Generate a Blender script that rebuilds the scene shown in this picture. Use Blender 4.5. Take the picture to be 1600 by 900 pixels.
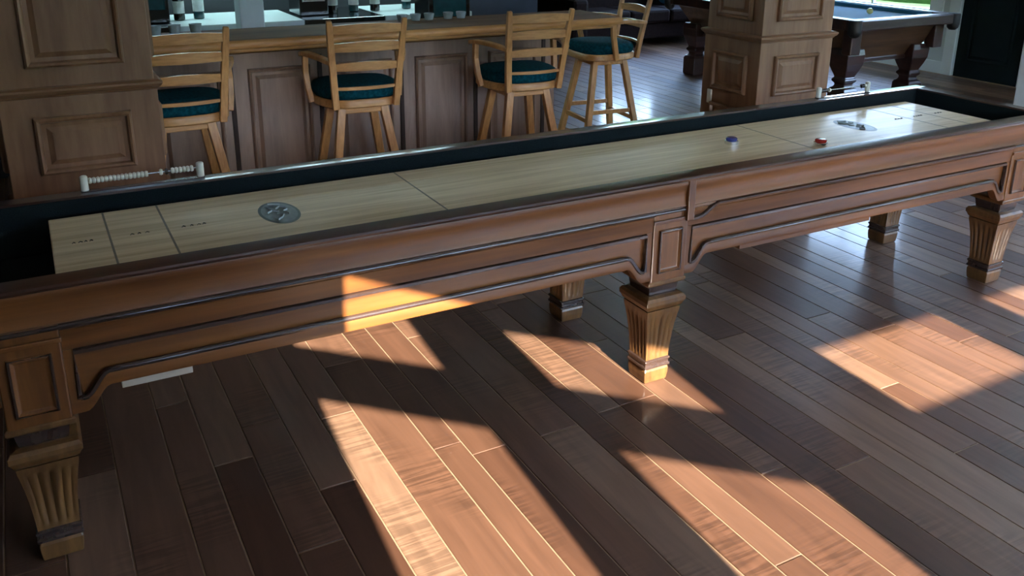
import bpy, bmesh, math, random
from mathutils import Vector, Matrix, Quaternion
random.seed(7)
for o in list(bpy.data.objects): bpy.data.objects.remove(o)
SC = bpy.context.scene
COL = SC.collection

# ------------------------------------------------------------------ camera
F_PX, CY, YAW, PITCH, ROLL, CAM_H = 1386.7, 300.0, 28.688, 17.772, 0.413, 1.70
def make_camera():
    y, p, r = map(math.radians, (YAW, PITCH, ROLL))
    F = Vector((math.sin(y)*math.cos(p), math.cos(y)*math.cos(p), -math.sin(p)))
    R = Vector((math.cos(y), -math.sin(y), 0)); U = R.cross(F)
    R2 = math.cos(r)*R + math.sin(r)*U; U2 = -math.sin(r)*R + math.cos(r)*U
    m = Matrix((R2, U2, -F)).transposed().to_4x4(); m.translation = (0, 0, CAM_H)
    cd = bpy.data.cameras.new('camera'); cd.sensor_width = 36; cd.sensor_fit = 'HORIZONTAL'
    cd.lens = F_PX/1600*36; cd.shift_y = -(450-CY)/1600; cd.clip_start = .02; cd.clip_end = 300
    c = bpy.data.objects.new('camera', cd); COL.objects.link(c); c.matrix_world = m; SC.camera = c
make_camera()

# ------------------------------------------------------------------ sky, sun, exposure
SUN_K, SUN_C = .075, 2.1            # horizontal drift in x and run of a ray for each metre of height
SUN_POWER, SKY_POWER, EXPOSURE = 22.0, 14.0, 0.95
w = bpy.data.worlds.new('sky'); SC.world = w; w.use_nodes = True
nt = w.node_tree; nt.nodes.clear()
tc = nt.nodes.new('ShaderNodeTexCoord'); sp = nt.nodes.new('ShaderNodeSeparateXYZ')
cr = nt.nodes.new('ShaderNodeValToRGB'); bg = nt.nodes.new('ShaderNodeBackground'); ow = nt.nodes.new('ShaderNodeOutputWorld')
cr.color_ramp.elements[0].position = 0; cr.color_ramp.elements[0].color = (.58, .76, 1, 1)
cr.color_ramp.elements[1].position = .8; cr.color_ramp.elements[1].color = (.26, .46, .95, 1)
nt.links.new(tc.outputs['Generated'], sp.inputs[0]); nt.links.new(sp.outputs['Z'], cr.inputs[0])
nt.links.new(cr.outputs[0], bg.inputs[0]); bg.inputs[1].default_value = SKY_POWER; nt.links.new(bg.outputs[0], ow.inputs[0])
sd = bpy.data.lights.new('sun', 'SUN'); sd.energy = SUN_POWER; sd.color = (1, .92, .80); sd.angle = math.radians(.35)
so = bpy.data.objects.new('sun', sd); COL.objects.link(so)
so.rotation_euler = Vector((SUN_K, 1, -1/SUN_C)).to_track_quat('-Z', 'Y').to_euler(); so.location = (2, -8, 6)
vs = SC.view_settings; vs.view_transform = 'Standard'; vs.look = 'None'; vs.gamma = 1; vs.use_curve_mapping = False
vs.exposure = EXPOSURE

# ------------------------------------------------------------------ materials
MATS = {}
def new_mat(name):
    m = bpy.data.materials.new(name); m.use_nodes = True; MATS[name] = m
    return m, m.node_tree, m.node_tree.nodes['Principled BSDF']
def plain(name, col, rough=.5, metal=0, coat=0, noise=.12, scale=30, bump=0, sheen=0, spec=.5):
    m, t, b = new_mat(name)
    b.inputs['Roughness'].default_value = rough; b.inputs['Metallic'].default_value = metal
    b.inputs['Coat Weight'].default_value = coat; b.inputs['Coat Roughness'].default_value = .12
    b.inputs['Sheen Weight'].default_value = sheen; b.inputs['Specular IOR Level'].default_value = spec
    c = t.nodes.new('ShaderNodeTexCoord'); n = t.nodes.new('ShaderNodeTexNoise'); n.inputs['Scale'].default_value = scale
    n.inputs['Detail'].default_value = 3
    t.links.new(c.outputs['Object'], n.inputs['Vector'])
    r = t.nodes.new('ShaderNodeValToRGB'); r.color_ramp.elements[0].position = .3; r.color_ramp.elements[1].position = .7
    r.color_ramp.elements[0].color = (*[x*(1-noise) for x in col], 1); r.color_ramp.elements[1].color = (*[min(1, x*(1+noise)) for x in col], 1)
    t.links.new(n.outputs['Fac'], r.inputs[0]); t.links.new(r.outputs[0], b.inputs['Base Color'])
    if bump:
        bn = t.nodes.new('ShaderNodeBump'); bn.inputs['Strength'].default_value = bump; bn.inputs['Distance'].default_value = .004
        t.links.new(n.outputs['Fac'], bn.inputs['Height']); t.links.new(bn.outputs[0], b.inputs['Normal'])
    return m
def wood(name, dark, light, axis='X', scale=14, stretch=14, rough=.35, coat=.3, coat_rough=.15, bump=.08):
    m, t, b = new_mat(name)
    b.inputs['Roughness'].default_value = rough; b.inputs['Coat Weight'].default_value = coat; b.inputs['Coat Roughness'].default_value = coat_rough
    c = t.nodes.new('ShaderNodeTexCoord'); mp = t.nodes.new('ShaderNodeMapping')
    s = [scale]*3; s['XYZ'.index(axis)] = scale/stretch; mp.inputs['Scale'].default_value = s
    t.links.new(c.outputs['Object'], mp.inputs[0])
    n = t.nodes.new('ShaderNodeTexNoise'); n.inputs['Scale'].default_value = 1; n.inputs['Detail'].default_value = 6; n.inputs['Roughness'].default_value = .6
    n.inputs['Distortion'].default_value = .6
    t.links.new(mp.outputs[0], n.inputs['Vector'])
    n2 = t.nodes.new('ShaderNodeTexNoise'); n2.inputs['Scale'].default_value = 5; n2.inputs['Detail'].default_value = 4
    t.links.new(mp.outputs[0], n2.inputs['Vector'])
    mx = t.nodes.new('ShaderNodeMath'); mx.operation = 'MULTIPLY_ADD'; mx.inputs[1].default_value = .35; 
    t.links.new(n2.outputs['Fac'], mx.inputs[0]); t.links.new(n.outputs['Fac'], mx.inputs[2])
    r = t.nodes.new('ShaderNodeValToRGB'); e = r.color_ramp.elements
    e[0].position = .48; e[0].color = (*dark, 1); e[1].position = .88; e[1].color = (*light, 1)
    t.links.new(mx.outputs[0], r.inputs[0]); t.links.new(r.outputs[0], b.inputs['Base Color'])
    bn = t.nodes.new('ShaderNodeBump'); bn.inputs['Strength'].default_value = bump; bn.inputs['Distance'].default_value = .003
    t.links.new(n2.outputs['Fac'], bn.inputs['Height']); t.links.new(bn.outputs[0], b.inputs['Normal'])
    return m
def floor_wood():
    m, t, b = new_mat('floor_wood')
    N, L = t.nodes.new, t.links.new
    c = N('ShaderNodeTexCoord'); oi = N('ShaderNodeObjectInfo'); ge = N('ShaderNodeNewGeometry')
    ad = N('ShaderNodeMath'); ad.operation = 'ADD'; L(oi.outputs['Random'], ad.inputs[0]); L(ge.outputs['Random Per Island'], ad.inputs[1])
    fr = N('ShaderNodeMath'); fr.operation = 'FRACT'; L(ad.outputs[0], fr.inputs[0])
    off = N('ShaderNodeMath'); off.operation = 'MULTIPLY'; off.inputs[1].default_value = 37; L(fr.outputs[0], off.inputs[0])
    va = N('ShaderNodeVectorMath'); va.operation = 'ADD'; L(c.outputs['Object'], va.inputs[0]); L(off.outputs[0], va.inputs[1])
    mp = N('ShaderNodeMapping'); mp.inputs['Scale'].default_value = (22, 2.2, 22); L(va.outputs[0], mp.inputs[0])
    n = N('ShaderNodeTexNoise'); n.inputs['Scale'].default_value = 1; n.inputs['Detail'].default_value = 6; n.inputs['Distortion'].default_value = .8; L(mp.outputs[0], n.inputs['Vector'])
    base = N('ShaderNodeValToRGB'); e = base.color_ramp.elements
    e[0].position = 0; e[0].color = (.080, .034, .019, 1); e[1].position = 1; e[1].color = (.215, .120, .074, 1)
    x = e.new(.35); x.color = (.112, .051, .029, 1); x = e.new(.7); x.color = (.150, .074, .044, 1)
    L(fr.outputs[0], base.inputs[0])
    gr = N('ShaderNodeMapRange'); gr.inputs['From Min'].default_value = .3; gr.inputs['From Max'].default_value = .7; gr.inputs['To Min'].default_value = .82; gr.inputs['To Max'].default_value = 1.18
    L(n.outputs['Fac'], gr.inputs['Value'])
    # scraped chatter marks across some of the boards
    mp2 = N('ShaderNodeMapping'); mp2.inputs['Scale'].default_value = (6, 75, 6); mp2.inputs['Rotation'].default_value = (0, 0, .12); L(va.outputs[0], mp2.inputs[0])
    n2 = N('ShaderNodeTexNoise'); n2.inputs['Scale'].default_value = 1; n2.inputs['Detail'].default_value = 2; L(mp2.outputs[0], n2.inputs['Vector'])
    n3 = N('ShaderNodeTexNoise'); n3.inputs['Scale'].default_value = 2.4; n3.inputs['Detail'].default_value = 1; L(va.outputs[0], n3.inputs['Vector'])
    mk = N('ShaderNodeMapRange'); mk.inputs['From Min'].default_value = .5; mk.inputs['From Max'].default_value = .62; L(n3.outputs['Fac'], mk.inputs['Value'])
    ch = N('ShaderNodeMapRange'); ch.inputs['From Min'].default_value = .42; ch.inputs['From Max'].default_value = .6; ch.inputs['To Min'].default_value = .72; ch.inputs['To Max'].default_value = 1.12; L(n2.outputs['Fac'], ch.inputs['Value'])
    mix = N('ShaderNodeMix'); mix.data_type = 'FLOAT'; mix.inputs['A'].default_value = 1; L(mk.outputs[0], mix.inputs['Factor']); L(ch.outputs[0], mix.inputs['B'])
    mu = N('ShaderNodeMath'); mu.operation = 'MULTIPLY'; L(gr.outputs[0], mu.inputs[0]); L(mix.outputs['Result'], mu.inputs[1])
    vm = N('ShaderNodeVectorMath'); vm.operation = 'SCALE'; L(base.outputs[0], vm.inputs[0]); L(mu.outputs[0], vm.inputs['Scale'])
    L(vm.outputs[0], b.inputs['Base Color'])
    b.inputs['Roughness'].default_value = .5; b.inputs['Specular IOR Level'].default_value = .3; b.inputs['Coat Weight'].default_value = .34; b.inputs['Coat Roughness'].default_value = .13
    bn = N('ShaderNodeBump'); bn.inputs['Strength'].default_value = .25; bn.inputs['Distance'].default_value = .003
    L(mu.outputs[0], bn.inputs['Height']); L(bn.outputs[0], b.inputs['Normal'])
floor_wood()
def glass_pane():
    m, t, b = new_mat('pane_glass'); t.nodes.remove(b)
    tr = t.nodes.new('ShaderNodeBsdfTransparent'); tr.inputs[0].default_value = (.97, .985, .98, 1)
    gl = t.nodes.new('ShaderNodeBsdfGlossy'); gl.inputs['Roughness'].default_value = .02
    f = t.nodes.new('ShaderNodeFresnel'); f.inputs[0].default_value = 1.25
    mx = t.nodes.new('ShaderNodeMixShader'); t.links.new(f.outputs[0], mx.inputs[0]); t.links.new(tr.outputs[0], mx.inputs[1]); t.links.new(gl.outputs[0], mx.inputs[2])
    t.links.new(mx.outputs[0], t.nodes['Material Output'].inputs[0])
glass_pane()
wood('table_wood', (.088, .027, .007), (.225, .078, .018), 'X', 10, 16, .34, .35, .22)
wood('table_wood_z', (.092, .028, .007), (.235, .084, .019), 'Z', 12, 8, .34, .35, .22)
wood('table_leg_wood', (.085, .034, .011), (.22, .100, .030), 'Z', 16, 8, .38, .3, .2)
wood('rail_wood', (.034, .012, .008), (.070, .025, .013), 'X', 12, 16, .28, .8, .10, .03)
wood('rail_wood_y', (.034, .012, .008), (.070, .025, .013), 'Y', 12, 16, .28, .8, .10, .03)
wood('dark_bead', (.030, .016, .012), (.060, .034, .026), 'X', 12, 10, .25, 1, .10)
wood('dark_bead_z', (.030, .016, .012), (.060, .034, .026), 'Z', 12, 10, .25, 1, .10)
wood('maple', (.56, .42, .22), (.86, .71, .46), 'X', 30, 26, .45, .10, .08, .01)
MATS['maple'].node_tree.nodes['Principled BSDF'].inputs['Specular IOR Level'].default_value = .3
wood('column_wood', (.190, .086, .038), (.345, .178, .086), 'Z', 9, 8, .42, .2, .25)
wood('column_wood_x', (.190, .086, .038), (.345, .178, .086), 'X', 9, 8, .42, .2, .25)
wood('bar_wood', (.20, .115, .075), (.35, .21, .14), 'Z', 9, 8, .42, .25, .25)
wood('counter_wood', (.105, .044, .016), (.21, .095, .036), 'X', 9, 10, .75, 0, .2)
MATS['counter_wood'].node_tree.nodes['Principled BSDF'].inputs['Specular IOR Level'].default_value = .15
wood('oak', (.46, .195, .052), (.76, .38, .125), 'Z', 22, 7, .42, .25, .2)
wood('oak_x', (.46, .195, .052), (.76, .38, .125), 'X', 22, 7, .42, .25, .2)
wood('mahogany', (.024, .008, .006), (.060, .021, .013), 'X', 10, 8, .32, .4, .15)
wood('mahogany_panel', (.065, .030, .014), (.15, .070, .031), 'X', 10, 8, .35, .4, .15)
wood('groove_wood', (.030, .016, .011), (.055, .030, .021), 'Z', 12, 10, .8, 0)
wood('cleat_wood', (.34, .27, .20), (.48, .40, .31), 'X', 20, 8, .6, 0)
plain('gutter_carpet', (.006, .011, .012), .95, noise=.4, scale=300, bump=.4, spec=.2)
plain('seam_filler', (.30, .19, .11), .8)
plain('teal_cushion', (.004, .055, .072), .95, noise=.45, scale=60, bump=.4, spec=.08)
plain('ivory', (.78, .72, .58), .35, coat=.3, noise=.05)
plain('steel', (.62, .64, .66), .22, 1, noise=.05)
plain('chrome', (.75, .76, .78), .12, 1, noise=.03)
plain('blue_plastic', (.02, .03, .18), .25, coat=.5)
plain('red_plastic', (.40, .02, .015), .25, coat=.5)
plain('line_ink', (.20, .17, .12), .5)
plain('print_ink', (.05, .048, .04), .5)
plain('logo_grey', (.17, .20, .19), .4, noise=.25, scale=60)
plain('logo_dark', (.06, .065, .058), .4)
plain('logo_light', (.40, .44, .42), .4)
plain('pale_wall', (.56, .58, .54), .7, noise=.03, scale=4)
plain('white_trim', (.72, .74, .71), .45, noise=.03, scale=6)
plain('ceiling_paint', (.66, .64, .60), .85, noise=.02, scale=4)
plain('dark_wall', (.020, .022, .026), .6, noise=.2, scale=5)
plain('dark_paint', (.006, .011, .011), .8, noise=.15, scale=5, spec=.15)
plain('blue_felt', (.035, .17, .30), .95, noise=.08, scale=120, sheen=.2, spec=.2)
plain('black_leather', (.012, .011, .011), .45, noise=.3, scale=60, bump=.3)
plain('brown_leather', (.014, .007, .006), .7, noise=.3, scale=40, bump=.3, spec=.06)
plain('blue_cloth', (.05, .17, .30), .9, scale=80)
plain('black_gloss', (.010, .011, .012), .12, coat=.6)
plain('bottle_teal', (.010, .06, .07), .08, coat=.8)
plain('bottle_dark', (.012, .010, .008), .08, coat=.8)
plain('label_white', (.70, .72, .70), .6)
plain('tumbler_glass', (.42, .50, .52), .08, coat=.8)
plain('pale_top', (.62, .70, .70), .4, noise=.04, scale=4)
plain('pale_post', (.70, .80, .84), .4, noise=.04, scale=4)
plain('ball_white', (.80, .78, .68), .12, coat=.6, noise=.02)
plain('ball_yellow', (.72, .62, .22), .12, coat=.6, noise=.02)
plain('ball_red', (.35, .03, .02), .12, coat=.6, noise=.02)
plain('grass', (.25, .29, .08), .95, noise=.4, scale=1.2, spec=.1)
plain('bounce_paving', (.50, .50, .46), .8, noise=.12, scale=2)
plain('pond_water', (.05, .12, .14), .06, noise=.1, scale=2)
plain('foliage', (.045, .10, .022), .9, noise=.5, scale=3, spec=.2)

# ------------------------------------------------------------------ mesh helpers
class MB:
    def __init__(s): s.v = []; s.f = []
    def add(s, vs, fs):
        k = len(s.v); s.v += [tuple(p) for p in vs]; s.f += [tuple(i+k for i in q) for q in fs]; return s
    def box(s, x0, x1, y0, y1, z0, z1):
        return s.add([(x0,y0,z0),(x1,y0,z0),(x1,y1,z0),(x0,y1,z0),(x0,y0,z1),(x1,y0,z1),(x1,y1,z1),(x0,y1,z1)],
                     [(0,3,2,1),(4,5,6,7),(0,1,5,4),(1,2,6,5),(2,3,7,6),(3,0,4,7)])
    def loft(s, rings, cap=True, closed=False):
        n = len(rings[0]); vs = [p for r in rings for p in r]; fs = []
        m = len(rings)
        for i in range(m if closed else m-1):
            a, b = i*n, ((i+1) % m)*n
            for j in range(n):
                k = (j+1) % n; fs.append((a+j, a+k, b+k, b+j))
        if cap and not closed: fs.append(tuple(range(n-1, -1, -1))); fs.append(tuple(range((m-1)*n, m*n)))
        return s.add(vs, fs)
    def prism(s, poly, fn, d0, d1):        # poly of (a, b); fn(a, b, d) -> xyz
        return s.loft([[fn(a, b, d0) for a, b in poly], [fn(a, b, d1) for a, b in poly]])
    def tube(s, path, r, n=8, closed=False, squash=1.0):
        P = [Vector(p) for p in path]; rings = []; up = None
        for i, p in enumerate(P):
            a = P[i-1] if (i > 0 or closed) else P[0]; b = P[(i+1) % len(P)] if (i < len(P)-1 or closed) else P[-1]
            t = (b-a).normalized()
            if up is None: up = Vector((0,0,1)) if abs(t.z) < .9 else Vector((0,1,0))
            u = (up - t*up.dot(t)).normalized(); v = t.cross(u); up = u
            rr = r[i] if isinstance(r, (list, tuple)) else r
            rings.append([p + u*math.cos(2*math.pi*k/n)*rr + v*math.sin(2*math.pi*k/n)*rr*squash for k in range(n)])
        return s.loft(rings, not closed, closed)
    def bar(s, path, w, d, side=(1,0,0)):  # rectangular section; side = direction of w
        P = [Vector(p) for p in path]; sd = Vector(side); rings = []
        for i, p in enumerate(P):
            t = (P[min(i+1, len(P)-1)] - P[max(i-1, 0)]).normalized()
            u = (sd - t*sd.dot(t)).normalized(); v = t.cross(u)
            ww = w[i] if isinstance(w, (list, tuple)) else w; dd = d[i] if isinstance(d, (list, tuple)) else d
            rings.append([p+u*a*ww/2+v*b*dd/2 for a, b in ((-1,-1),(1,-1),(1,1),(-1,1))])
        return s.loft(rings)
    def lathe(s, prof, c=(0,0,0), n=16, axis='Z'):
        rings = []
        for r, h in prof:
            ring = []
            for k in range(n):
                a = 2*math.pi*k/n; p = (r*math.cos(a), r*math.sin(a), h)
                if axis == 'X': p = (p[2], p[0], p[1])
                if axis == 'Y': p = (p[0], p[2], p[1])
                ring.append((p[0]+c[0], p[1]+c[1], p[2]+c[2]))
            rings.append(ring)
        return s.loft(rings)
    def squares(s, prof, c=(0,0)):         # square-section turning: (half width, z)
        return s.loft([[(c[0]-h,c[1]-h,z),(c[0]+h,c[1]-h,z),(c[0]+h,c[1]+h,z),(c[0]-h,c[1]+h,z)] for h, z in prof])
    def frame_panel(s, o, u, v, n, W, H, prof):   # stepped rectangular panel; prof of (inset, proud)
        o, u, v, n = map(Vector, (o, u, v, n)); rings = []
        for i, d in prof:
            rings.append([o+u*a+v*b+n*d for a, b in ((i,i),(W-i,i),(W-i,H-i),(i,H-i))])
        return s.loft(rings)
    def build(s, name, mat, parent=None, bevel=0, smooth=0):
        me = bpy.data.meshes.new(name); me.from_pydata(s.v, [], s.f)
        bm = bmesh.new(); bm.from_mesh(me); bmesh.ops.recalc_face_normals(bm, faces=bm.faces); bm.to_mesh(me); bm.free()
        me.materials.append(MATS[mat])
        if smooth:
            me.shade_smooth(); me.set_sharp_from_angle(angle=math.radians(smooth))
        o = bpy.data.objects.new(name, me); COL.objects.link(o)
        if parent is not None: attach(o, parent)
        if bevel:
            b = o.modifiers.new('edge', 'BEVEL'); b.width = bevel; b.segments = 2; b.limit_method = 'ANGLE'; b.angle_limit = math.radians(40)
            b.harden_normals = False
        return o
def world_mat(o):
    m = Matrix.LocRotScale(o.location, o.rotation_euler, o.scale)
    return (world_mat(o.parent) @ o.matrix_parent_inverse @ m) if o.parent else m
def attach(o, parent): o.parent = parent; o.matrix_parent_inverse = world_mat(parent).inverted()
def tag(o, label, cat=None, group=None, kind=None):
    o['label'] = label
    if cat: o['category'] = cat
    if group: o['group'] = group
    if kind: o['kind'] = kind
    return o
def thing(name, label, cat, loc=(0,0,0), group=None):
    o = bpy.data.objects.new(name, None); o.empty_display_size = .1; COL.objects.link(o); o.location = loc
    return tag(o, label, cat, group)
def copy_tree(o, parent=None):
    c = o.copy(); COL.objects.link(c); c.parent = parent
    for ch in o.children: copy_tree(ch, c)
    return c
PANEL = [(0, 0), (.002, .015), (.010, .022), (.018, .018), (.024, .003), (.040, .002), (.060, .013)]

# ------------------------------------------------------------------ the room
RX, LX, BY, FY, CEIL = 8.75, -2.0, 11.0, -3.0, 3.0
PLAN = [(LX-.04, BY+.04), (LX-.04, .93), (1.93, -3.04), (6.47, -3.04), (RX+.04, -.72), (RX+.04, BY+.04)]
tag(MB().loft([[(x, y, z) for x, y in PLAN] for z in (-.12, -.003)]).build('floor', 'seam_filler'), 'brown hand scraped hardwood floor with pale seams', 'floor', kind='structure')
FLOOR = bpy.data.objects['floor']
tag(MB().loft([[(x, y, z) for x, y in PLAN] for z in (CEIL, CEIL+.1)]).build('ceiling', 'ceiling_paint'), 'off white flat ceiling above the bar room', 'ceiling', kind='structure')

def plank_mesh(mb, x0, x1, y0, y1, top, b=.0016):
    z0 = -.003
    return mb.loft([[(x0,y0,z0),(x1,y0,z0),(x1,y1,z0),(x0,y1,z0)], [(x0,y0,top-b),(x1,y0,top-b),(x1,y1,top-b),(x0,y1,top-b)],
             [(x0+b,y0+b,top),(x1-b,y0+b,top),(x1-b,y1-b,top),(x0+b,y1-b,top)]])
def lay_floor():
    seams = [.06, .22, .335, .46, .595, .715, .835, .99, 1.09]
    while seams[-1] < RX-.1: seams.append(seams[-1]+random.choice((.10, .125, .125, .15, .16)))
    left = [.06]
    while left[-1] > LX+.1: left.append(left[-1]-random.choice((.10, .125, .15, .16)))
    seams = sorted(set(left+seams)); g = .0021
    near = []; far = MB()
    for a, b in zip(seams, seams[1:]):
        y = FY - random.random()*1.2
        while y < BY:
            L = random.uniform(.7, 1.9); y0, y1 = max(y, FY), min(y+L, BY); y += L
            y0 = max(y0, -1.05-a if a < 1.95 else -3.0, b-9.45 if b > 6.45 else -3.0)
            if y1-y0 < .05: continue
            xm = (a+b)/2; ym = (y0+y1)/2
            seen = y1 > 1.0 - .3*xm + .9 and y0 < 4.6 and -.45 < xm < 5.3 and y1 > .9 and ym > xm*.36-.2
            if seen and len(near) < 295: near.append((a+g, b-g, y0+g, y1-g))
            else: plank_mesh(far, a+g, b-g, y0+g, y1-g, random.uniform(-.0006, 0))
    for x0, x1, y0, y1 in near:
        cx, cy = (x0+x1)/2, (y0+y1)/2
        o = plank_mesh(MB(), x0-cx, x1-cx, y0-cy, y1-cy, random.uniform(-.0006, 0)).build('plank', 'floor_wood')
        o.location = (cx, cy, 0); attach(o, FLOOR)
    o = far.build('plank_field', 'floor_wood', FLOOR); o['kind'] = 'stuff'
    print('planks', len(near))
lay_floor()

def wall(name, label, p0, p1, z1, openings, mat='pale_wall', th=.05, out=1, z0=0):
    """wall from p0 to p1 (inner face); openings (u0, u1, z0, z1); out = +1 puts the thickness to the right of p0->p1"""
    p0, p1 = Vector((*p0, 0)), Vector((*p1, 0)); L = (p1-p0).length; u = (p1-p0)/L; n = Vector((u.y, -u.x, 0))*out
    us = sorted({0, L, *[o[0] for o in openings], *[o[1] for o in openings]}); zs = sorted({z0, z1, *[o[2] for o in openings], *[o[3] for o in openings]})
    mb = MB()
    for a, b in zip(us, us[1:]):
        for c, d in zip(zs, zs[1:]):
            if any(o[0] <= (a+b)/2 <= o[1] and o[2] <= (c+d)/2 <= o[3] for o in openings): continue
            q = [p0+u*a, p0+u*b, p0+u*b+n*th, p0+u*a+n*th]
            mb.loft([[(p.x, p.y, c) for p in q], [(p.x, p.y, d) for p in q]])
    o = mb.build(name, mat); tag(o, label, 'wall', kind='structure')
    return p0, u, n
WN = [0]
def window(p0, u, n, op, label, muntins=(0, 0), th=.05, casing=0, inset=True):
    WN[0] += 1; u0, u1, z0, z1 = op
    P = lambda a, d, z: (p0.x+u.x*a+n.x*d, p0.y+u.y*a+n.y*d, z)
    def bx(mb, a0, a1, d0, d1, c0, c1):
        return mb.loft([[P(a0,d0,c), P(a1,d0,c), P(a1,d1,c), P(a0,d1,c)] for c in (c0, c1)])
    root = bx(MB(), u0, u1, th*.5-.003, th*.5+.003, z0, z1).build('window_%d' % WN[0], 'pane_glass')
    tag(root, label, 'window', kind='structure')
    s = .018
    fr = MB(); bx(fr, u0, u0+s, 0.005, th, z0, z1); bx(fr, u1-s, u1, .005, th, z0, z1); bx(fr, u0+s, u1-s, .005, th, z0, z0+s); bx(fr, u0+s, u1-s, .005, th, z1-s, z1)
    if inset: fr.build('window_frame', 'white_trim', root)
    nu, nz = muntins
    for i in range(1, nu+1):
        a = u0+(u1-u0)*i/(nu+1); bx(MB(), a-.012, a+.012, .006, th-.004, z0+s, z1-s).build('muntin', 'white_trim', root)
    for i in range(1, nz+1):
        c = z0+(z1-z0)*i/(nz+1); bx(MB(), u0+s, u1-s, .007, th-.005, c-.012, c+.012).build('muntin', 'white_trim', root)
    if casing:
        k = casing
        for q in ((u0-k, u0, z0-k, z1+k), (u1, u1+k, z0-k, z1+k), (u0, u1, z1, z1+k)):
            bx(MB(), q[0], q[1], -.02, .0, q[2], q[3]).build('casing', 'white_trim', root)
        bx(MB(), u0-k-.03, u1+k+.03, -.06, 0, z0-.04, z0).build('window_sill', 'white_trim', root)
    return root
# bay behind the viewer: the sun comes in here
ZU0, ZU1, ZL0, ZL1 = 2.262, 2.517, .55, 2.071
S2 = math.sqrt(2)
D0 = (-2.0, .95); D1 = (1.95, -3.0)                     # slanted side of the bay, x + y = -1.05
dops = []
for a, b in ((.43, .914), (1.205, 1.665)):
    for z in ((1.45, ZL1), (ZU0, ZU1)): dops.append(((a+2)*S2, (b+2)*S2, *z))
p, u, n = wall('wall_bay_left', 'dark slanted bay wall behind the viewer', D0, D1, CEIL, dops, mat='dark_wall', out=1)
for k, o in enumerate(dops): window(p, u, n, o, ('tall lower pane' if k % 2 == 0 else 'short upper pane')+' of the slanted bay wall, %s' % ('first' if k < 2 else 'second')+' column', inset=False)
fops = []
for a in (2.235, 3.31, 4.385, 5.46):
    for z in ((ZL0, ZL1), (ZU0, ZU1)): fops.append((a-1.95, a+.73-1.95, *z))
p, u, n = wall('wall_front', 'pale window wall of the bay behind the viewer', (1.95, -3.0), (6.45, -3.0), CEIL, fops, out=1)
for k, o in enumerate(fops): window(p, u, n, o, ('tall lower pane' if k % 2 == 0 else 'short upper pane')+' of the straight bay wall, column %s' % 'one two three four'.split()[k//2], inset=False)
rops = []
for a in (.55, 1.75):
    rops.append((a, a+.8, ZL0, ZL1))
p, u, n = wall('wall_bay_right', 'pale slanted bay wall on the right behind the viewer', (6.45, -3.0), (8.75, -.7), CEIL, rops, out=1)
for k, o in enumerate(rops): window(p, u, n, o, 'tall pane of the right slanted bay wall, %s' % ('first', 'second')[k])
# right wall with windows and a dark door
ops = [(1.2, 2.6, .65, 2.45), (3.2, 4.6, .65, 2.45), (7.17, 8.75, .65, 2.45), (9.35, 10.9, .65, 2.45), (6.05, 6.80, 0, 2.2)]
p, u, n = wall('wall_right', 'pale wall with tall windows beside the pool table', (8.75, -.7), (8.75, BY), CEIL, ops)
window(p, u, n, ops[2], 'white framed window over the pool table looking out on a lawn', (1, 0), casing=.16)
window(p, u, n, ops[3], 'far window of the right wall past the pool table', (1, 0), casing=.16)
window(p, u, n, ops[0], 'window of the right wall nearest the bay', (1, 0), casing=.1)
window(p, u, n, ops[1], 'window of the right wall before the dark door', (1, 0), casing=.1)
d = MB().box(8.765, 8.795, 5.355, 6.095, -.001, 2.195).build('door_1', 'dark_paint', bevel=.003); tag(d, 'dark green black door in the pale right wall', 'door', kind='structure')
for z0, z1 in ((.18, .95), (1.1, 2.05)):
    MB().frame_panel((8.765, 5.48, z0), (0,1,0), (0,0,1), (-1,0,0), .49, z1-z0, PANEL).build('door_panel', 'dark_paint', d)
MB().tube([(8.762, 5.43, 1.0), (8.72, 5.43, 1.0), (8.715, 5.53, 1.0)], .010).build('door_handle', 'steel', d)
t1 = MB(); t1.box(8.72, 8.75, 6.10, 6.22, 0, 2.2); t1.box(8.72, 8.75, 5.23, 5.35, 0, 2.2); t1.box(8.72, 8.75, 5.23, 6.22, 2.2, 2.32)
tag(t1.build('trim_1', 'white_trim', bevel=.004), 'white casing around the dark door', 'trim', kind='structure')
b1 = MB(); b1.box(8.732, 8.75, 6.22, 11, 0, .13); b1.box(8.74, 8.75, 6.22, 11, .5, .55); b1.box(8.732, 8.75, -.6, 5.23, 0, .13)
tag(b1.build('baseboard_right', 'white_trim', bevel=.004), 'white baseboard and chair rail of the right wall', 'baseboard', kind='structure')
ops = [(.2, 1.2, .95, 2.6)]
p, u, n = wall('wall_back', 'dark back wall with a window behind the sofa', (8.75, BY), (6.6, BY), CEIL, ops, mat='dark_wall')
window(p, u, n, ops[0], 'wide back window nearest the right wall', (1, 0), casing=.1)
wall('wall_back_left', 'dark back wall left of the wide window', (6.6, BY), (LX, BY), CEIL, [], mat='dark_wall')
wall('wall_bar', 'dark wall behind the back bar', (3.3, 7.2), (LX, 7.2), CEIL, [], mat='dark_wall', th=.12)
wall('wall_left', 'dark left wall beyond the end of the shuffleboard table', (LX, BY), (LX, .95), CEIL, [], mat='dark_wall')
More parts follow.
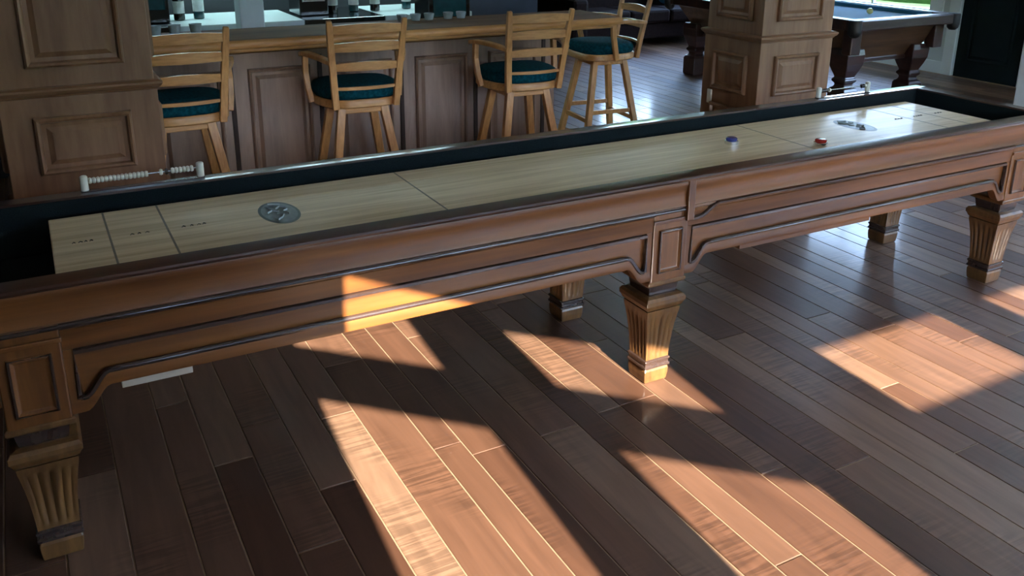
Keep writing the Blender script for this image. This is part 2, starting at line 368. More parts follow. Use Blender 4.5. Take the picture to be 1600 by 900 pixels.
# outside
tag(MB().box(-40, 70, -40, 60, -.6, -.3).build('lawn', 'grass'), 'sunlit green lawn outside the window', 'lawn', kind='structure')
tag(MB().loft([[(x, y, z) for x, y in ((-14, -13), (18, -13), (18, -2.5), (9.2, -2.5), (9.0, -.9), (6.6, -3.3), (1.8, -3.3), (-2.3, .8), (-14, .8))] for z in (-.34, -.22)]).build('bounce_terrace', 'bounce_paving'), 'pale stone terrace added to bounce sunlight through the bay windows', 'bounce_terrace', kind='structure')  # pale slab added so sunlight bounces up onto the ceiling and upper columns
tag(MB().lathe([(0, -.3), (9, -.3), (9, -.285), (0, -.285)], (24, 24.5, 0), 40).build('pond', 'pond_water'), 'pale pond on the lawn outside the window', 'pond', kind='structure')

def hedge(name, p0, p1, h, label, seed):
    rr = random.Random(seed); p0, p1 = Vector(p0), Vector(p1); L = (p1-p0).length; u = (p1-p0)/L; n = Vector((u.y, -u.x, 0)); k = int(L/1.2); rings = []
    for i in range(k+1):
        c = p0+u*L*i/k; hh = h*rr.uniform(.82, 1.08); ring = []
        for a, z in ((-1.2, 0), (-1.7, .25), (-1.6, .6), (-.9, .9), (0, 1), (.9, .88), (1.6, .55), (1.7, .25), (1.2, 0)):
            q = c+n*a*rr.uniform(.75, 1.2); ring.append((q.x, q.y, -.3+hh*z*rr.uniform(.93, 1.05)))
        rings.append(ring)
    tag(MB().loft(rings).build(name, 'foliage', smooth=70), label, 'hedge', kind='structure')
hedge('added_hedge_front', (-24, -22, 0), (32, -22, 0), 5.0, 'added tall dark green hedge screening low sky from the bay windows', 3)  # added out of view to block low sky and darken the table front
hedge('added_hedge_back', (-6, 25, 0), (30, 25, 0), 5.5, 'added tall hedge dimming the lower part of the back window', 9)  # added to cut the low sky seen through the back window
hedge('hedge_right', (19, -10, 0), (19, 26, 0), 4.2, 'dark green hedge beyond the pool table window', 5)
wp = thing('white_column', 'white square column at the right edge beyond the table', 'column', (6.4, 3.6, 0))
MB().box(6.2, 6.6, 3.4, 3.8, 0, CEIL-.002).build('shaft', 'white_trim', wp, bevel=.006)
MB().box(6.18, 6.62, 3.38, 3.82, 0, .14).build('plinth', 'white_trim', wp, bevel=.006)

# ------------------------------------------------------------------ shuffleboard table
YC, HW, RW = 2.69, .40, .07
YN, YF = YC-HW, YC+HW
TX0, TX1, ZR, ZP = -.262, 4.137, .814, .773
POSTS = (-.105, 1.905, 3.915)
T = thing('shuffleboard_table', 'long carved wooden shuffleboard table with pale maple playing surface', 'shuffleboard table', (1.94, YC, 0))
def rail(side):
    Y = (lambda d: YN+d) if side < 0 else (lambda d: YF-d)
    cap = [(.070,.814),(.010,.814),(.003,.811),(.000,.805),(.003,.798),(.012,.794),(.070,.794)]
    MB().prism(cap, lambda a, b, x: (x, Y(a), b), TX0, TX1).build('rail_cap', 'rail_wood', T, smooth=35)
    face = [(.066,.794),(.011,.794),(.009,.786),(.014,.772),(.018,.752),(.018,.722),(.014,.704),(.020,.699),(.066,.699)]
    MB().prism(face, lambda a, b, x: (x, Y(a), b), TX0+.004, TX1-.004).build('rail_face', 'table_wood', T, smooth=35)
    MB().box(TX0+.07, TX1-.07, min(Y(.066), Y(.074)), max(Y(.066), Y(.074)), .64, .806).build('gutter_liner', 'gutter_carpet', T)
rail(-1); rail(1)
for s, x in ((1, TX0), (-1, TX1)):
    cap = [(.070,.8135),(.010,.8135),(.003,.811),(.000,.805),(.003,.798),(.012,.794),(.070,.794)]
    MB().prism(cap, lambda a, b, y: (x+s*a, y, b), YN+.0705, YF-.0705).build('end_rail_cap', 'rail_wood_y', T, smooth=35)
    MB().box(min(x+s*.01, x+s*.066), max(x+s*.01, x+s*.066), YN+.066, YF-.066, .50, .794).build('end_apron', 'table_wood', T, bevel=.004)
    MB().box(min(x+s*.066, x+s*.074), max(x+s*.066, x+s*.074), YN+.075, YF-.075, .64, .806).build('gutter_liner', 'gutter_carpet', T)
MB().box(TX0+.06, TX1-.06, YN+.06, YF-.06, .60, .64).build('gutter_floor', 'gutter_carpet', T)
# playing surface
PX0, PX1, PY0, PY1 = -.018, 3.891, YC-.255, YC+.255
PF = MB().box(PX0, PX1, PY0, PY1, .64, ZP).build('playing_surface', 'maple', T, bevel=.003); tag(PF, 'pale maple playing surface with thin lines')
for x in (.135, .295, 1.115, 2.758, 3.578, 3.738):
    MB().box(x-.003, x+.003, PY0+.003, PY1-.003, ZP-.0005, ZP+.0004).build('score_line', 'line_ink', PF)
def oval(cx, name):
    k = 40; el = lambda s, z: [(cx+math.cos(2*math.pi*i/k)*.062*s, YC+math.sin(2*math.pi*i/k)*.112*s, z) for i in range(k)]
    o = MB().loft([el(1, ZP-.0005), el(1, ZP+.0005)]).build(name, 'logo_dark', PF); tag(o, 'oval grey emblem printed on the maple')
    MB().loft([el(.87, ZP), el(.87, ZP+.0008)]).build('emblem_field', 'logo_grey', PF)
    for pth in ([(-.030,-.05),(-.020,-.075),(-.002,-.055),(.008,-.03),(-.01,-.015)], [(.030,.035),(.012,.05),(-.004,.03),(-.022,.048),(-.03,.07)],
                [(.025,-.03),(.012,.0),(.030,.015)], [(-.036,.0),(-.018,.018),(.0,.005)], [(.02,.07),(.0,.082),(-.016,.086)]):
        MB().tube([(cx+a, YC+b, ZP+.0006) for a, b in pth], .0055, 6, squash=.2).build('emblem_stroke', 'logo_light', PF)
oval(.63, 'emblem'); oval(3.235, 'emblem')
def ink(x0, x1, k, y):                       # tiny printed words between the lines, too small to read
    rr = random.Random(k*7+3); x = x0
    while x < x1-.006:
        wd = rr.uniform(.007, .014)
        MB().tube([(x, y-.004, ZP+.0003), (x+wd*.4, y+.005, ZP+.0003), (x+wd, y-.002, ZP+.0003)], rr.uniform(.0016, .0032), 5, squash=.2).build('print_mark', 'print_ink', PF)
        x += wd+rr.uniform(.004, .014)
for k, (a, b) in enumerate(((.035, .095), (.19, .25), (.335, .405), (3.50, 3.56), (3.63, 3.69), (3.78, 3.84))): ink(a, b, k, YC)
# aprons
def smooth_step(t): t = max(0, min(1, t)); return t*t*(3-2*t)
def apron(xa, xb, side, left_knee=True, right_knee=True, swoop=False):
    Y = (lambda d: YN+d) if side < 0 else (lambda d: YF-d)
    def zb(x):
        z = .500
        for on, d in ((left_knee, x-xa), (right_knee, xb-x)):
            if on: z = min(z, .437+.063*smooth_step((d-.035)/.065))
        return z
    xs = sorted({xa, xb, *[xa+.14*i/14 for i in range(15)], *[xb-.14*i/14 for i in range(15)]})
    xs = [x for x in xs if xa <= x <= xb]
    root = MB(); 
    poly = [(xa, .70), (xb, .70)] + [(x, zb(x)) for x in reversed(xs)]
    A = root.prism(poly, lambda a, b, d: (a, Y(d), b), .040, .062).build('apron', 'table_wood', T)
    prof = [(.041,.701),(.022,.699),(.020,.690),(.028,.684),(.021,.677),(.026,.640),(.027,.622),(.041,.613)]
    MB().prism(prof, lambda a, b, x: (x, Y(a), b), xa, xb).build('apron_moulding', 'table_wood', A, smooth=35)
    lo = MB(); e = .024
    quads = [[(x, Y(.041), zb(x)), (x, Y(.026), zb(x)), (x, Y(.024), zb(x)+.008), (x, Y(.028), zb(x)+.032), (x, Y(.041), zb(x)+.038)] for x in xs]
    lo.loft(quads).build('apron_lower_frame', 'table_wood', A, smooth=40)
    for s, x in ((1, xa), (-1, xb)):
        MB().box(min(x, x+s*e), max(x, x+s*e), min(Y(.028), Y(.041)), max(Y(.028), Y(.041)), zb(x)+.03, .62).build('apron_stile', 'table_wood_z', A)
    path = [(xa+e, .611), (xb-e, .611)] + [(x, zb(x)+.040) for x in [xb-e]+[x for x in reversed(xs) if xa+e+.002 < x < xb-e-.002]+[xa+e]]
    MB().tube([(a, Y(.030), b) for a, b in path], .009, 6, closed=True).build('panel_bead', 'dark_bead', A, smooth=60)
    if swoop: q = [(xa, .650), (xa+.03, .650), (xa+.06, .654), (xa+.085, .668), (xa+.105, .682), (xa+.13, .690), (xb, .690)]
    else: q = [(xa, .690), (xb, .690)]
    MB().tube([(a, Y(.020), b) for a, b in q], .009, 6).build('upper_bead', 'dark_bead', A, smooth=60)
    return A
PH = .076
for side in (-1, 1):
    for i in (0, 1):
        apron(POSTS[i]+PH, POSTS[i+1]-PH, side, swoop=(i == 1))
    apron(TX0+.012, POSTS[0]-PH, side, False, False); apron(POSTS[2]+PH, TX1-.012, side, False, False)
for a, b, z, m in ((.096, .276, .478, 'cleat_wood'), (2.245, 2.95, .482, 'table_wood')):
    MB().box(a, b, YN+.030, YN+.060, z, .5005).build('cleat', m, T, bevel=.002)
for x in (1.978,):
    for side in (-1, 1):
        Y = (lambda d: YN+d) if side < 0 else (lambda d: YF-d)
        MB().box(x-.016, x+.016, min(Y(.004), Y(.03)), max(Y(.004), Y(.03)), .648, .800).build('joint_strip', 'table_wood_z', T, bevel=.004)
# legs
def fluted_ring(h, amp, c, z):
    pts = []; n = 24
    for s in range(4):
        for i in range(n):
            t = -1+2*i/n; d = 0
            if abs(t) < .8: d = amp*(1-abs(math.sin((t+.8)/1.6*math.pi*4)))**1.5
            p = [(t*h, -h+d), (h-d, t*h), (-t*h, h-d), (-h+d, -t*h)][s]
            pts.append((c[0]+p[0], c[1]+p[1], z))
    return pts
def table_leg(x, side):
    yc = YC+side*.295; c = (x, yc)
    rings = []
    for z, h, a in ((.098,.051,0),(.112,.0515,0),(.122,.052,.006),(.16,.0545,.008),(.20,.058,.009),(.24,.063,.009),(.265,.067,.008),(.283,.070,.004),(.292,.072,0),(.31,.074,0)):
        rings.append(fluted_ring(h, a, c, z))
    leg = MB().loft(rings).build('leg', 'table_leg_wood', T, smooth=40)
    MB().squares([(.066,.308),(.078,.318),(.083,.330),(.0875,.337),(.0875,.352),(.080,.362),(.066,.366)], c).build('leg_capital', 'table_leg_wood', leg, bevel=.002)
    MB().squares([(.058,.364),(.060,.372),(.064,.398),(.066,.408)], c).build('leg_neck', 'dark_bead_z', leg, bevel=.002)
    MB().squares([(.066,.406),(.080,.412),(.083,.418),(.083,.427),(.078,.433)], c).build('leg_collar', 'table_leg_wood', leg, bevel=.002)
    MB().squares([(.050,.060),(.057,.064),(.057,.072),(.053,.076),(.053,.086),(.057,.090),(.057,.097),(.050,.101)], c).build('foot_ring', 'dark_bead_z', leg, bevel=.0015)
    MB().squares([(.046,.000),(.050,.006),(.053,.030),(.054,.052),(.050,.062)], c).build('foot', 'table_leg_wood', leg, bevel=.003)
    post = MB().box(x-.075, x+.075, min(yc+side*.046, yc+side*.083), max(yc+side*.046, yc+side*.083), .430, .6995).build('post', 'table_wood_z', T, bevel=.004)
    fy = yc+side*.083
    MB().box(x-.078, x+.078, min(fy, fy+side*.008), max(fy, fy+side*.008), .650, .664).build('post_cap', 'table_wood', post, bevel=.003)
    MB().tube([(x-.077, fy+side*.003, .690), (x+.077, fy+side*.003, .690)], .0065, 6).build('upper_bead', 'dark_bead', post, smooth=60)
    MB().frame_panel((x-.051, fy, .462), (1,0,0), (0,0,1), (0,side,0), .102, .165, [(0,-.001),(.002,.006),(.008,.008),(.014,.002),(.017,.001)]).build('post_panel', 'table_wood_z', post)
    q = [(x-.047, .466), (x+.047, .466), (x+.047, .623), (x-.047, .623)]
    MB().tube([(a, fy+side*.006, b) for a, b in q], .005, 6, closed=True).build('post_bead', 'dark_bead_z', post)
for x in POSTS:
    for side in (-1, 1): table_leg(x, side)

# scorers on the far rail
def scorer(x0, x1, beads, label):
    y = YF-.032; r = thing('abacus_scorer', label, 'score counter', ((x0+x1)/2, y, ZR), 'bead scorers on the far rail')
    MB().box(x0-.012, x1+.012, y-.011, y+.011, ZR, ZR+.004).build('base_strip', 'dark_bead', r)
    for x in (x0, x1):
        MB().lathe([(.006, ZR+.003), (.0125, ZR+.006), (.0125, ZR+.050), (.010, ZR+.054), (.004, ZR+.056)], (x, y, 0), 14).build('end_post', 'ivory', r, smooth=40)
    MB().tube([(x0, y, ZR+.036), (x1, y, ZR+.036)], .0028).build('rod', 'steel', r, smooth=60)
    for b, m in beads:
        MB().lathe([(.003, -.0058), (.0085, -.0052), (.011, 0), (.0085, .0052), (.003, .0058)], (b, y, ZR+.036), 10, 'X').build('bead', m, r, smooth=50)
b1 = [(.118+.0122*i, 'ivory') for i in range(15)] + [(.335, 'ivory'), (.352, 'dark_bead')] + [(.372+.0122*i, 'ivory') for i in range(6)]
scorer(.100, .460, b1, 'white bead score counter on the far rail near the left end')
b2 = [(3.405+.0122*i, 'dark_bead') for i in range(4)] + [(3.462, 'ivory')] + [(3.69+.0122*i, 'dark_bead') for i in range(2)] + [(3.715, 'ivory')]
scorer(3.390, 3.735, b2, 'white posted score counter on the far rail near the right end')
def puck(x, y, m, label):
    r = thing('shuffleboard_puck', label, 'puck', (x, y, ZP), 'shuffleboard pucks on the maple')
    MB().lathe([(.020, ZP+.0005), (.0285, ZP+.003), (.0285, ZP+.015), (.024, ZP+.018), (.010, ZP+.018)], (x, y, 0), 28).build('steel_base', 'chrome', r, smooth=40)
    MB().lathe([(.012, ZP+.017), (.0235, ZP+.018), (.024, ZP+.026), (.020, ZP+.029), (.006, ZP+.029)], (x, y, 0), 28).build('cap', m, r, smooth=40)
puck(2.505, 2.69, 'blue_plastic', 'blue capped steel shuffleboard puck on the maple')
puck(2.815, 2.50, 'red_plastic', 'red capped steel shuffleboard puck close to the near rail')

# ------------------------------------------------------------------ panelled columns
def column(x0, x1, y0, y1, label, zl=1.0, margin=.105):
    r = thing('panelled_column', label, 'column', ((x0+x1)/2, (y0+y1)/2, 0), 'panelled wooden columns')
    e = .012
    MB().box(x0-e*.3, x1+e*.3, y0-e*.3, y1+e*.3, 0, zl).build('lower_shaft', 'column_wood', r, bevel=.004)
    MB().box(x0+.004, x1-.004, y0+.004, y1-.004, zl, CEIL-.002).build('upper_shaft', 'column_wood', r, bevel=.004)
    prof = [(.000, zl-.012), (.008, zl-.006), (.010, zl), (.018, zl+.006), (.024, zl+.016), (.024, zl+.024), (.012, zl+.030), (-.003, zl+.032)]
    MB().loft([[(x0-h, y0-h, z), (x1+h, y0-h, z), (x1+h, y1+h, z), (x0-h, y1+h, z)] for h, z in prof]).build('ledge_moulding', 'column_wood_x', r)
    MB().loft([[(x0-h, y0-h, z), (x1+h, y0-h, z), (x1+h, y1+h, z), (x0-h, y1+h, z)] for h, z in ((.02, 0), (.02, .12), (.012, .14), (.002, .15))]).build('plinth', 'column_wood_x', r)
    for o, u, n, W in (((x0, y0, 0), (1,0,0), (0,-1,0), x1-x0), ((x0, y1, 0), (0,-1,0), (-1,0,0), y1-y0), ((x1, y0, 0), (0,1,0), (1,0,0), y1-y0), ((x1, y1, 0), (-1,0,0), (0,1,0), x1-x0)):
        m = margin*W/.56
        for z0, z1, p in ((.235, .60, .004), (.685, .915, .004), (1.105, 2.0, -.003), (2.1, 2.85, -.003)):
            oo = Vector(o)+Vector(u)*m+Vector((0,0,z0))+Vector(n)*p
            MB().frame_panel(oo, u, (0,0,1), n, W-2*m, z1-z0, PANEL).build('panel', 'column_wood', r)
    return r
column(-.125, .437, 3.81, 4.29, 'brown panelled wooden column left of the bar stools')
cR = column(3.575, 4.125, 3.67, 4.13, 'brown panelled wooden column beside the pool table')
op = MB().frame_panel((3.571, 4.075, .585), (0,-1,0), (0,0,1), (-1,0,0), .04, .085, [(0,0),(.002,.006),(.006,.008)]).build('outlet_plate', 'ivory', cR)
tag(op, 'beige outlet plate')

# ------------------------------------------------------------------ bar
B = thing('bar', 'panelled wooden bar with overhanging counter behind the stools', 'bar', (1.75, 5.1, 0))
BX0, BX1, BFY = .50, 3.02, 4.95
MB().box(BX0, BX1, BFY, 5.22, .0, .965).build('bar_front', 'bar_wood', B, bevel=.003)
MB().box(BX0-.02, BX1+.02, BFY-.018, BFY+.01, 0, .13).build('bar_plinth', 'bar_wood', B, bevel=.006)
MB().prism([(0,.93),(.02,.935),(.035,.955),(.06,.965),(.06,.985),(0,.985)], lambda a, b, x: (x, BFY-a, b), BX0, BX1).build('cornice', 'counter_wood', B, smooth=40)
dv = [.46, .955, 1.45, 1.945, 2.44, 2.93]
for a, b in zip(dv, dv[1:]):
    MB().frame_panel((max(a+.09, BX0+.04), BFY, .19), (1,0,0), (0,0,1), (0,-1,0), b-.055-max(a+.09, BX0+.04), .655, PANEL).build('bar_panel', 'bar_wood', B)
for a in dv[1:]:
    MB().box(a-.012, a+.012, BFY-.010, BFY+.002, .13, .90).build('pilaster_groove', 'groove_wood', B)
c = MB().box(BX0-.05, 3.40, 4.76, 5.25, .985, 1.03).build('counter', 'counter_wood', B, bevel=.008)
MB().prism([(0,.985),(.014,.988),(.02,1.0),(.02,1.015),(.012,1.026),(0,1.03)], lambda a, b, x: (x, 4.762-a, b), BX0-.05, 3.40).build('counter_nosing', 'oak_x', c, smooth=40)
MB().tube([(BX0, 4.80, .972), (3.36, 4.80, .972), (3.36, 5.2, .972)], .013).build('edge_bead', 'oak_x', c, smooth=60)
# back bar
K = thing('back_bar_cabinet', 'dark back bar cabinet with pale worktop sections', 'cabinet', (1.2, 6.6, 0))
MB().box(-.6, 3.1, 6.42, 7.1, 0, .88).build('carcass', 'dark_wall', K, bevel=.004)
MB().box(-.62, .895, 6.38, 7.12, .88, .92).build('dark_top', 'black_gloss', K, bevel=.004)
MB().box(.90, 1.78, 6.38, 7.12, .88, .92).build('pale_top', 'pale_top', K, bevel=.004)
MB().box(1.785, 2.395, 6.38, 7.12, .88, .92).build('dark_top', 'black_gloss', K, bevel=.004)
MB().box(2.40, 3.12, 6.38, 7.12, .88, .92).build('pale_top', 'pale_top', K, bevel=.004)
for i in range(6):
    MB().frame_panel((-.55+.6*i, 6.42, .12), (1,0,0), (0,0,1), (0,-1,0), .55, .7, PANEL).build('cabinet_door', 'dark_wall', K)
tag(MB().box(1.23, 1.385, 5.90, 6.055, 0, CEIL-.002).build('post', 'pale_post', bevel=.006), 'pale blue square post behind the bar', 'post')
def led(): 
    m, t, b = new_mat('added_led_glow'); b.inputs['Base Color'].default_value = (.8, .9, .9, 1)
    b.inputs['Emission Color'].default_value = (.62, .95, 1, 1); b.inputs['Emission Strength'].default_value = 36
led()
H = thing('added_light_shelf', 'added unseen dark shelf with a cool strip brightening the back bar', 'shelf', (1.3, 7.0, 1.55))  # shelf and glowing strip added above the view to light the pale worktops
MB().box(-.6, 3.1, 6.80, 7.195, 1.55, 1.59).build('shelf_board', 'dark_wall', H, bevel=.004)
MB().box(.2, 3.05, 6.84, 6.87, 1.538, 1.55).build('added_light_strip', 'added_led_glow', H)
def bottle(x, y, z, h, r, m, label):
    b = thing('bottle', label, 'bottle', (x, y, z), 'bottles on the back bar')
    MB().lathe([(r*.8, z), (r, z+.006), (r, z+h*.58), (r*.85, z+h*.66), (r*.36, z+h*.76), (r*.34, z+h*.95), (r*.4, z+h*.955), (r*.4, z+h)], (x, y, 0), 16).build('bottle_body', m, b, smooth=40)
    MB().lathe([(r*1.02, z+h*.18), (r*1.03, z+h*.19), (r*1.03, z+h*.46), (r*1.02, z+h*.47)], (x, y, 0), 16).build('bottle_label', 'label_white', b, smooth=40)
bl = [(.98, 'bottle_dark', 'leftmost'), (1.12, 'bottle_teal', 'second'), (2.10, 'bottle_dark', 'third'), (2.28, 'bottle_teal', 'fourth'), (2.44, 'bottle_dark', 'fifth'), (2.72, 'bottle_teal', 'sixth'), (2.90, 'bottle_dark', 'rightmost')]
for i, (x, m, wd) in enumerate(bl):
    bottle(x, 6.72+.04*(i % 2), .92, .29+.02*(i % 3), .038, m, '%s %s bottle on the back bar, %s in the row' % ('teal' if 'teal' in m else 'dark', 'glass', wd))
def appliance(x, y, z, w, d, h, label, name, panelmat):
    a = thing(name, label, 'appliance', (x, y, z))
    MB().box(x-w/2, x+w/2, y-d/2, y+d/2, z, z+h).build('housing', 'black_gloss', a, bevel=.008)
    MB().frame_panel((x-w*.4, y-d/2, z+h*.3), (1,0,0), (0,0,1), (0,-1,0), w*.8, h*.55, [(0,0),(.004,.006),(.012,.003)]).build('front_panel', panelmat, a)
appliance(1.92, 6.75, .92, .22, .3, .34, 'black coffee machine with steel front on the back bar', 'coffee_machine', 'steel')
appliance(.78, 6.75, .92, .24, .3, .30, 'black bar machine with teal panel on the left of the back bar', 'ice_machine', 'bottle_teal')
appliance(2.58, 5.75, .92-.02, .01+.3, .26, .28, 'black till with teal screen behind the bar counter', 'till', 'bottle_teal')
tg = thing('till_stand', 'dark pedestal under the till behind the bar', 'stand', (2.58, 5.75, 0))
MB().box(2.40, 2.76, 5.60, 5.90, 0, .88).build('stand_body', 'dark_wall', tg, bevel=.004); MB().box(2.39, 2.77, 5.59, 5.91, .88, .90).build('stand_top', 'black_gloss', tg)
def tumbler(x, y, z, label, grp, h=.10, r=.034):
    t = MB().lathe([(r*.78, z), (r*.8, z+.002), (r, z+h), (r*.93, z+h), (r*.74, z+.010), (0.001, z+.010)], (x, y, 0), 16).build('tumbler', 'tumbler_glass', smooth=40)
    tag(t, label, 'glass', grp)
for x, wd in ((.62, 'nearest the left column'), (.72, 'in the middle of the three by the left column'), (.83, 'farthest right of the three by the left column')): tumbler(x, 5.16, 1.03, 'clear tumbler on the bar counter, '+wd, 'tumblers by the left column', .05)
for x, wd in ((2.05, 'leftmost'), (2.14, 'second from left'), (2.23, 'middle one'), (2.36, 'second from right'), (2.45, 'rightmost')): tumbler(x, 5.17, 1.03, 'small clear tumbler, %s of five between the second and third stools' % wd, 'tumblers between the stools', .04)

# ------------------------------------------------------------------ bar stools
def make_stool(label):
    r = thing('bar_stool', label, 'bar stool', (0,0,0), 'oak bar stools with teal cushions')
    # seat frame: rounded plan
    def plan(s, z, back=-.205, front=.225, half=.235):
        pts = []
        for i in range(32):
            a = 2*math.pi*i/32; ca, sa = math.cos(a), math.sin(a); k = .55
            x = half*math.copysign(abs(ca)**k, ca); y = math.copysign(abs(sa)**k, sa)
            y = y*front if y > 0 else -y*back
            x *= 1-.18*max(0, -y)/.2
            pts.append((x*s, y*s, z))
        return pts
    MB().loft([plan(.97, .682), plan(1, .688), plan(1, .722), plan(.98, .728)]).build('seat_frame', 'oak_x', r, smooth=40)
    MB().loft([plan(.93, .726), plan(.97, .740), plan(.975, .765), plan(.94, .786), plan(.85, .796), plan(.5, .800)]).build('cushion', 'teal_cushion', r, smooth=60)
    back_y = lambda z: -.195-.085*((z-.69)/.46)**1.2 if z > .69 else -.195
    half_x = lambda z: .163+.034*(z-.69)/.46
    for s in (-1, 1):
        zs = [.685, .80, .92, 1.04, 1.12, 1.155]
        MB().bar([(s*half_x(z), back_y(max(z, .69)), z) for z in zs], [.034,.036,.036,.034,.031,.027], [.032,.030,.028,.026,.024,.022]).build('back_post', 'oak', r, bevel=.004)
    for z, h in ((1.106, .043), (1.012, .045), (.908, .040), (.795, .016)):
        hx = half_x(z); rings = []
        for i in range(13):
            t = -1+i/6; x = t*hx; y = back_y(z)-.028*(1-t*t)+.004; up = .008*(1-t*t) if h > .03 else 0
            hh = h*(.5+.04*math.cos(t*3)); rings.append([(x, y-.009, z-hh+up*.5), (x, y+.009, z-hh+up*.5), (x, y+.009, z+hh+up), (x, y-.009, z+hh+up)])
        MB().loft(rings).build('back_slat', 'oak_x', r, smooth=50)
    for s in (-1, 1):
        arm = [(s*.185, -.245, .935), (s*.215, -.16, .948), (s*.245, -.06, .955), (s*.262, .04, .952), (s*.262, .115, .938)]
        A = MB().bar(arm, [.034,.040,.046,.050,.040], [.024]*5, side=(1,0,0)).build('arm', 'oak', r, bevel=.006)
        MB().bar([(s*.242, .01, .69), (s*.256, .03, .76), (s*.262, .05, .85), (s*.258, .055, .945)], .030, .034, side=(1,0,0)).build('arm_support', 'oak', A, bevel=.004)
    MB().lathe([(.12, .668), (.13, .670), (.13, .678), (.10, .680), (.10, .684)], n=24).build('swivel_plate', 'black_gloss', r, smooth=40)
    for sx in (-1, 1):
        for sy in (-1, 1):
            MB().bar([(sx*.115, sy*.115, .672), (sx*.165, sy*.165, .36), (sx*.225, sy*.225, 0)], .044, .040, side=(1, 0, 0)).build('leg', 'oak', r, bevel=.004)
    MB().box(-.135, .135, -.135, .135, .640, .670).build('leg_frame', 'oak_x', r, bevel=.006)
    for i, z in enumerate((.25, .31, .25, .31)):
        k = .115+.11*(1-z/.655); a = math.pi/2*i; R = Matrix.Rotation(a, 3, 'Z')
        MB().bar([R @ Vector((-k, -k, z)), R @ Vector((k, -k, z))], .030, .022, side=(0,0,1)).build('footrest', 'oak_x', r, bevel=.003)
    return r
st = make_stool('oak bar stool partly hidden by the left column')
SPOTS = [((.635, 4.63), 1, 0, None), ((1.555, 4.63), -4, 0, 'oak ladder back bar stool second from the left column'),
         ((2.575, 4.63), -3, 0, 'oak ladder back bar stool third from the left column'), ((3.64, 5.32), 84, 0, 'oak bar stool side on at the right end of the bar')]
stools = [st]
for (x, y), a, _, lb in SPOTS[1:]:
    c = copy_tree(st); c['label'] = lb; stools.append(c)
for s, ((x, y), a, _, lb) in zip(stools, SPOTS):
    s.location = (x, y, 0); s.rotation_euler.z = math.radians(a)

# ------------------------------------------------------------------ pool table
G = thing('pool_table', 'dark carved pool table with blue felt by the window', 'pool table', (6.7, 6.4, 0))
gx0, gx1, gy0, gy1 = 6.05, 7.37, 5.15, 7.67
MB().box(gx0+.10, gx1-.10, gy0+.10, gy1-.10, .74, .785).build('bed', 'blue_felt', G)
for q in ((gx0, gx1, gy0, gy0+.11), (gx0, gx1, gy1-.11, gy1), (gx0, gx0+.11, gy0+.11, gy1-.11), (gx1-.11, gx1, gy0+.11, gy1-.11)):
    MB().box(*q, .735, .825).build('rail', 'mahogany', G, bevel=.010)
for q in ((gx0+.2, gx1-.2, gy0+.105, gy0+.15), (gx0+.2, gx1-.2, gy1-.15, gy1-.105), (gx0+.105, gx0+.15, gy0+.2, gy1-.2), (gx1-.15, gx1-.105, gy0+.2, gy1-.2)):
    MB().box(*q, .78, .820).build('cushion', 'blue_felt', G, bevel=.006)
cab = MB(); cab.loft([[(gx0+.26, gy0+.26, .43), (gx1-.26, gy0+.26, .43), (gx1-.26, gy1-.26, .43), (gx0+.26, gy1-.26, .43)],
                      [(gx0+.09, gy0+.09, .735), (gx1-.09, gy0+.09, .735), (gx1-.09, gy1-.09, .735), (gx0+.09, gy1-.09, .735)]])
CB = cab.build('cabinet', 'mahogany_panel', G, bevel=.006)
MB().loft([[(gx0+h, gy0+h, z), (gx1-h, gy0+h, z), (gx1-h, gy1-h, z), (gx0+h, gy1-h, z)] for h, z in ((.245,.415),(.235,.42),(.235,.445),(.25,.455))]).build('lower_moulding', 'mahogany', CB)
for x in (gx0+.24, gx1-.24):
    for y in (gy0+.26, gy1-.26):
        L = MB().squares([(.085,0),(.092,.02),(.092,.18),(.082,.20),(.060,.215),(.055,.24),(.075,.262),(.078,.28),(.060,.30),(.085,.36),(.105,.42),(.11,.50),(.10,.55)], (x, y)).build('leg', 'mahogany', G, bevel=.008)
for sx, x in ((-1, gx0), (1, gx1)):
    for y in (gy0, (gy0+gy1)/2, gy1):
        yy = y + (.03 if y == gy0 else -.03 if y == gy1 else 0); xx = x-sx*.03
        Pk = MB().lathe([(.050,.828),(.056,.822),(.056,.735),(.048,.70),(.026,.68),(.001,.677)], (xx, yy, 0), 18).build('pocket', 'black_leather', G, smooth=40)
for x, y in ((gx0+.13, gy0+.13), (gx1-.13, gy0+.13)):
    MB().box(x-.06, x+.06, y-.05, y+.05, .52, .735).build('corner_block', 'mahogany', CB, bevel=.008)
def ball(x, y, m, label):
    z = .787+.0286
    o = MB().lathe([(.0286*math.sin(math.pi*i/10)+1e-4, z-.0286*math.cos(math.pi*i/10)) for i in range(11)], (x, y, 0), 18).build('pool_ball', m, smooth=80); tag(o, label, 'ball', 'pool balls')
ball(6.32, 5.75, 'ball_white', 'white cue ball on the blue felt near the column')
ball(6.86, 5.70, 'ball_yellow', 'pale yellow ball on the blue felt')
ball(6.78, 6.35, 'ball_red', 'dark red ball farthest along the blue felt')

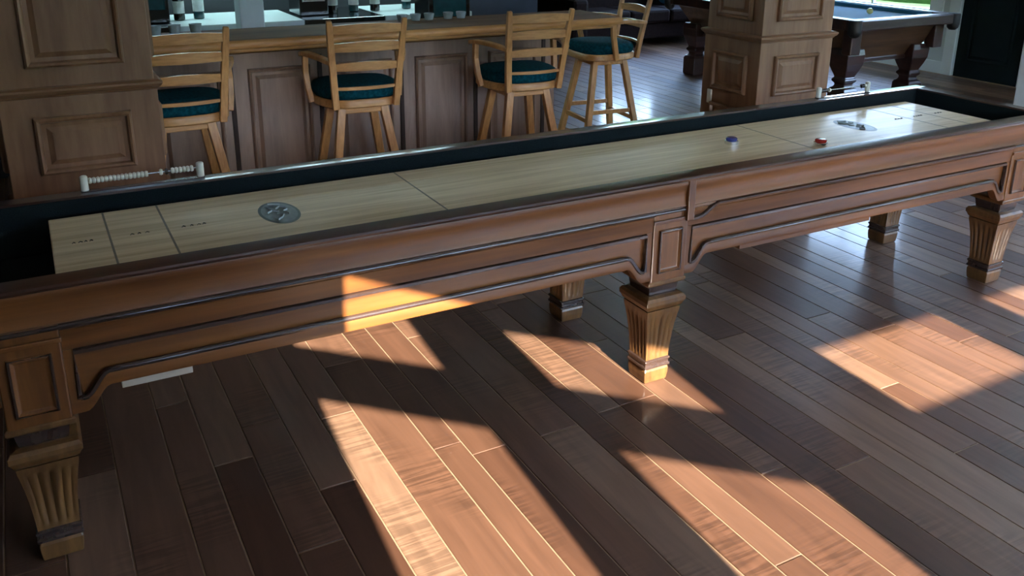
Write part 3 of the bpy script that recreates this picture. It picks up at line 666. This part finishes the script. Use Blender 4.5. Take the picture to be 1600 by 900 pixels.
# ------------------------------------------------------------------ sofa at the back
S = thing('leather_sofa', 'dark brown leather sofa against the back wall', 'sofa', (7.0, 9.7, 0))
MB().box(5.9, 8.2, 9.25, 10.1, .10, .30).build('base', 'brown_leather', S, bevel=.02)
for i in range(3): MB().box(6.12+.62*i, 6.73+.62*i, 9.20, 9.82, .30, .47).build('seat_cushion', 'brown_leather', S, bevel=.035)
MB().box(5.95, 8.15, 9.84, 10.12, .28, .88).build('backrest', 'brown_leather', S, bevel=.04)
for x in (5.86, 7.99): MB().box(x, x+.24, 9.2, 10.1, .10, .64).build('arm', 'brown_leather', S, bevel=.05)
for x in (5.96, 8.14):
    for y in (9.28, 10.04): MB().lathe([(.02, 0), (.035, .10)], (x, y, 0), 12).build('foot', 'mahogany', S)
q = MB().loft([[(7.72+.2*math.copysign(abs(math.cos(2*math.pi*i/24))**.5, math.cos(2*math.pi*i/24))*s, 9.72+d+.05*math.sin(2*math.pi*i/24), .655+.18*math.copysign(abs(math.sin(2*math.pi*i/24))**.5, math.sin(2*math.pi*i/24))*s) for i in range(24)] for d, s in ((-.07,.75),(-.03,.95),(0,1),(.03,.95),(.06,.75))]).build('throw_pillow', 'blue_cloth', smooth=60)
tag(q, 'blue throw pillow on the dark sofa', 'pillow')

# ------------------------------------------------------------------ ceiling lights added out of view to brighten the table and bar
def lamp_mat():
    m, t, b = new_mat('added_lamp_glow'); b.inputs['Base Color'].default_value = (1, .95, .85, 1)
    b.inputs['Emission Color'].default_value = (1, .80, .56, 1); b.inputs['Emission Strength'].default_value = 320
lamp_mat()
for x, wd in ((.2, 'first'), (1.2, 'second'), (2.2, 'third')):
    r = thing('added_ceiling_light', '%s added ceiling light from the left above the far side of the table' % wd, 'ceiling light', (x, 3.2, CEIL), 'added lights brightening the table and bar')
    MB().lathe([(.085, CEIL-.012), (.11, CEIL-.010), (.11, CEIL-.001), (.085, CEIL-.001)], (x, 3.2, 0), 28).build('trim_ring', 'white_trim', r, smooth=40)
    MB().lathe([(.001, CEIL-.007), (.082, CEIL-.007), (.082, CEIL-.002), (.001, CEIL-.002)], (x, 3.2, 0), 28).build('fill_lens', 'added_lamp_glow', r)
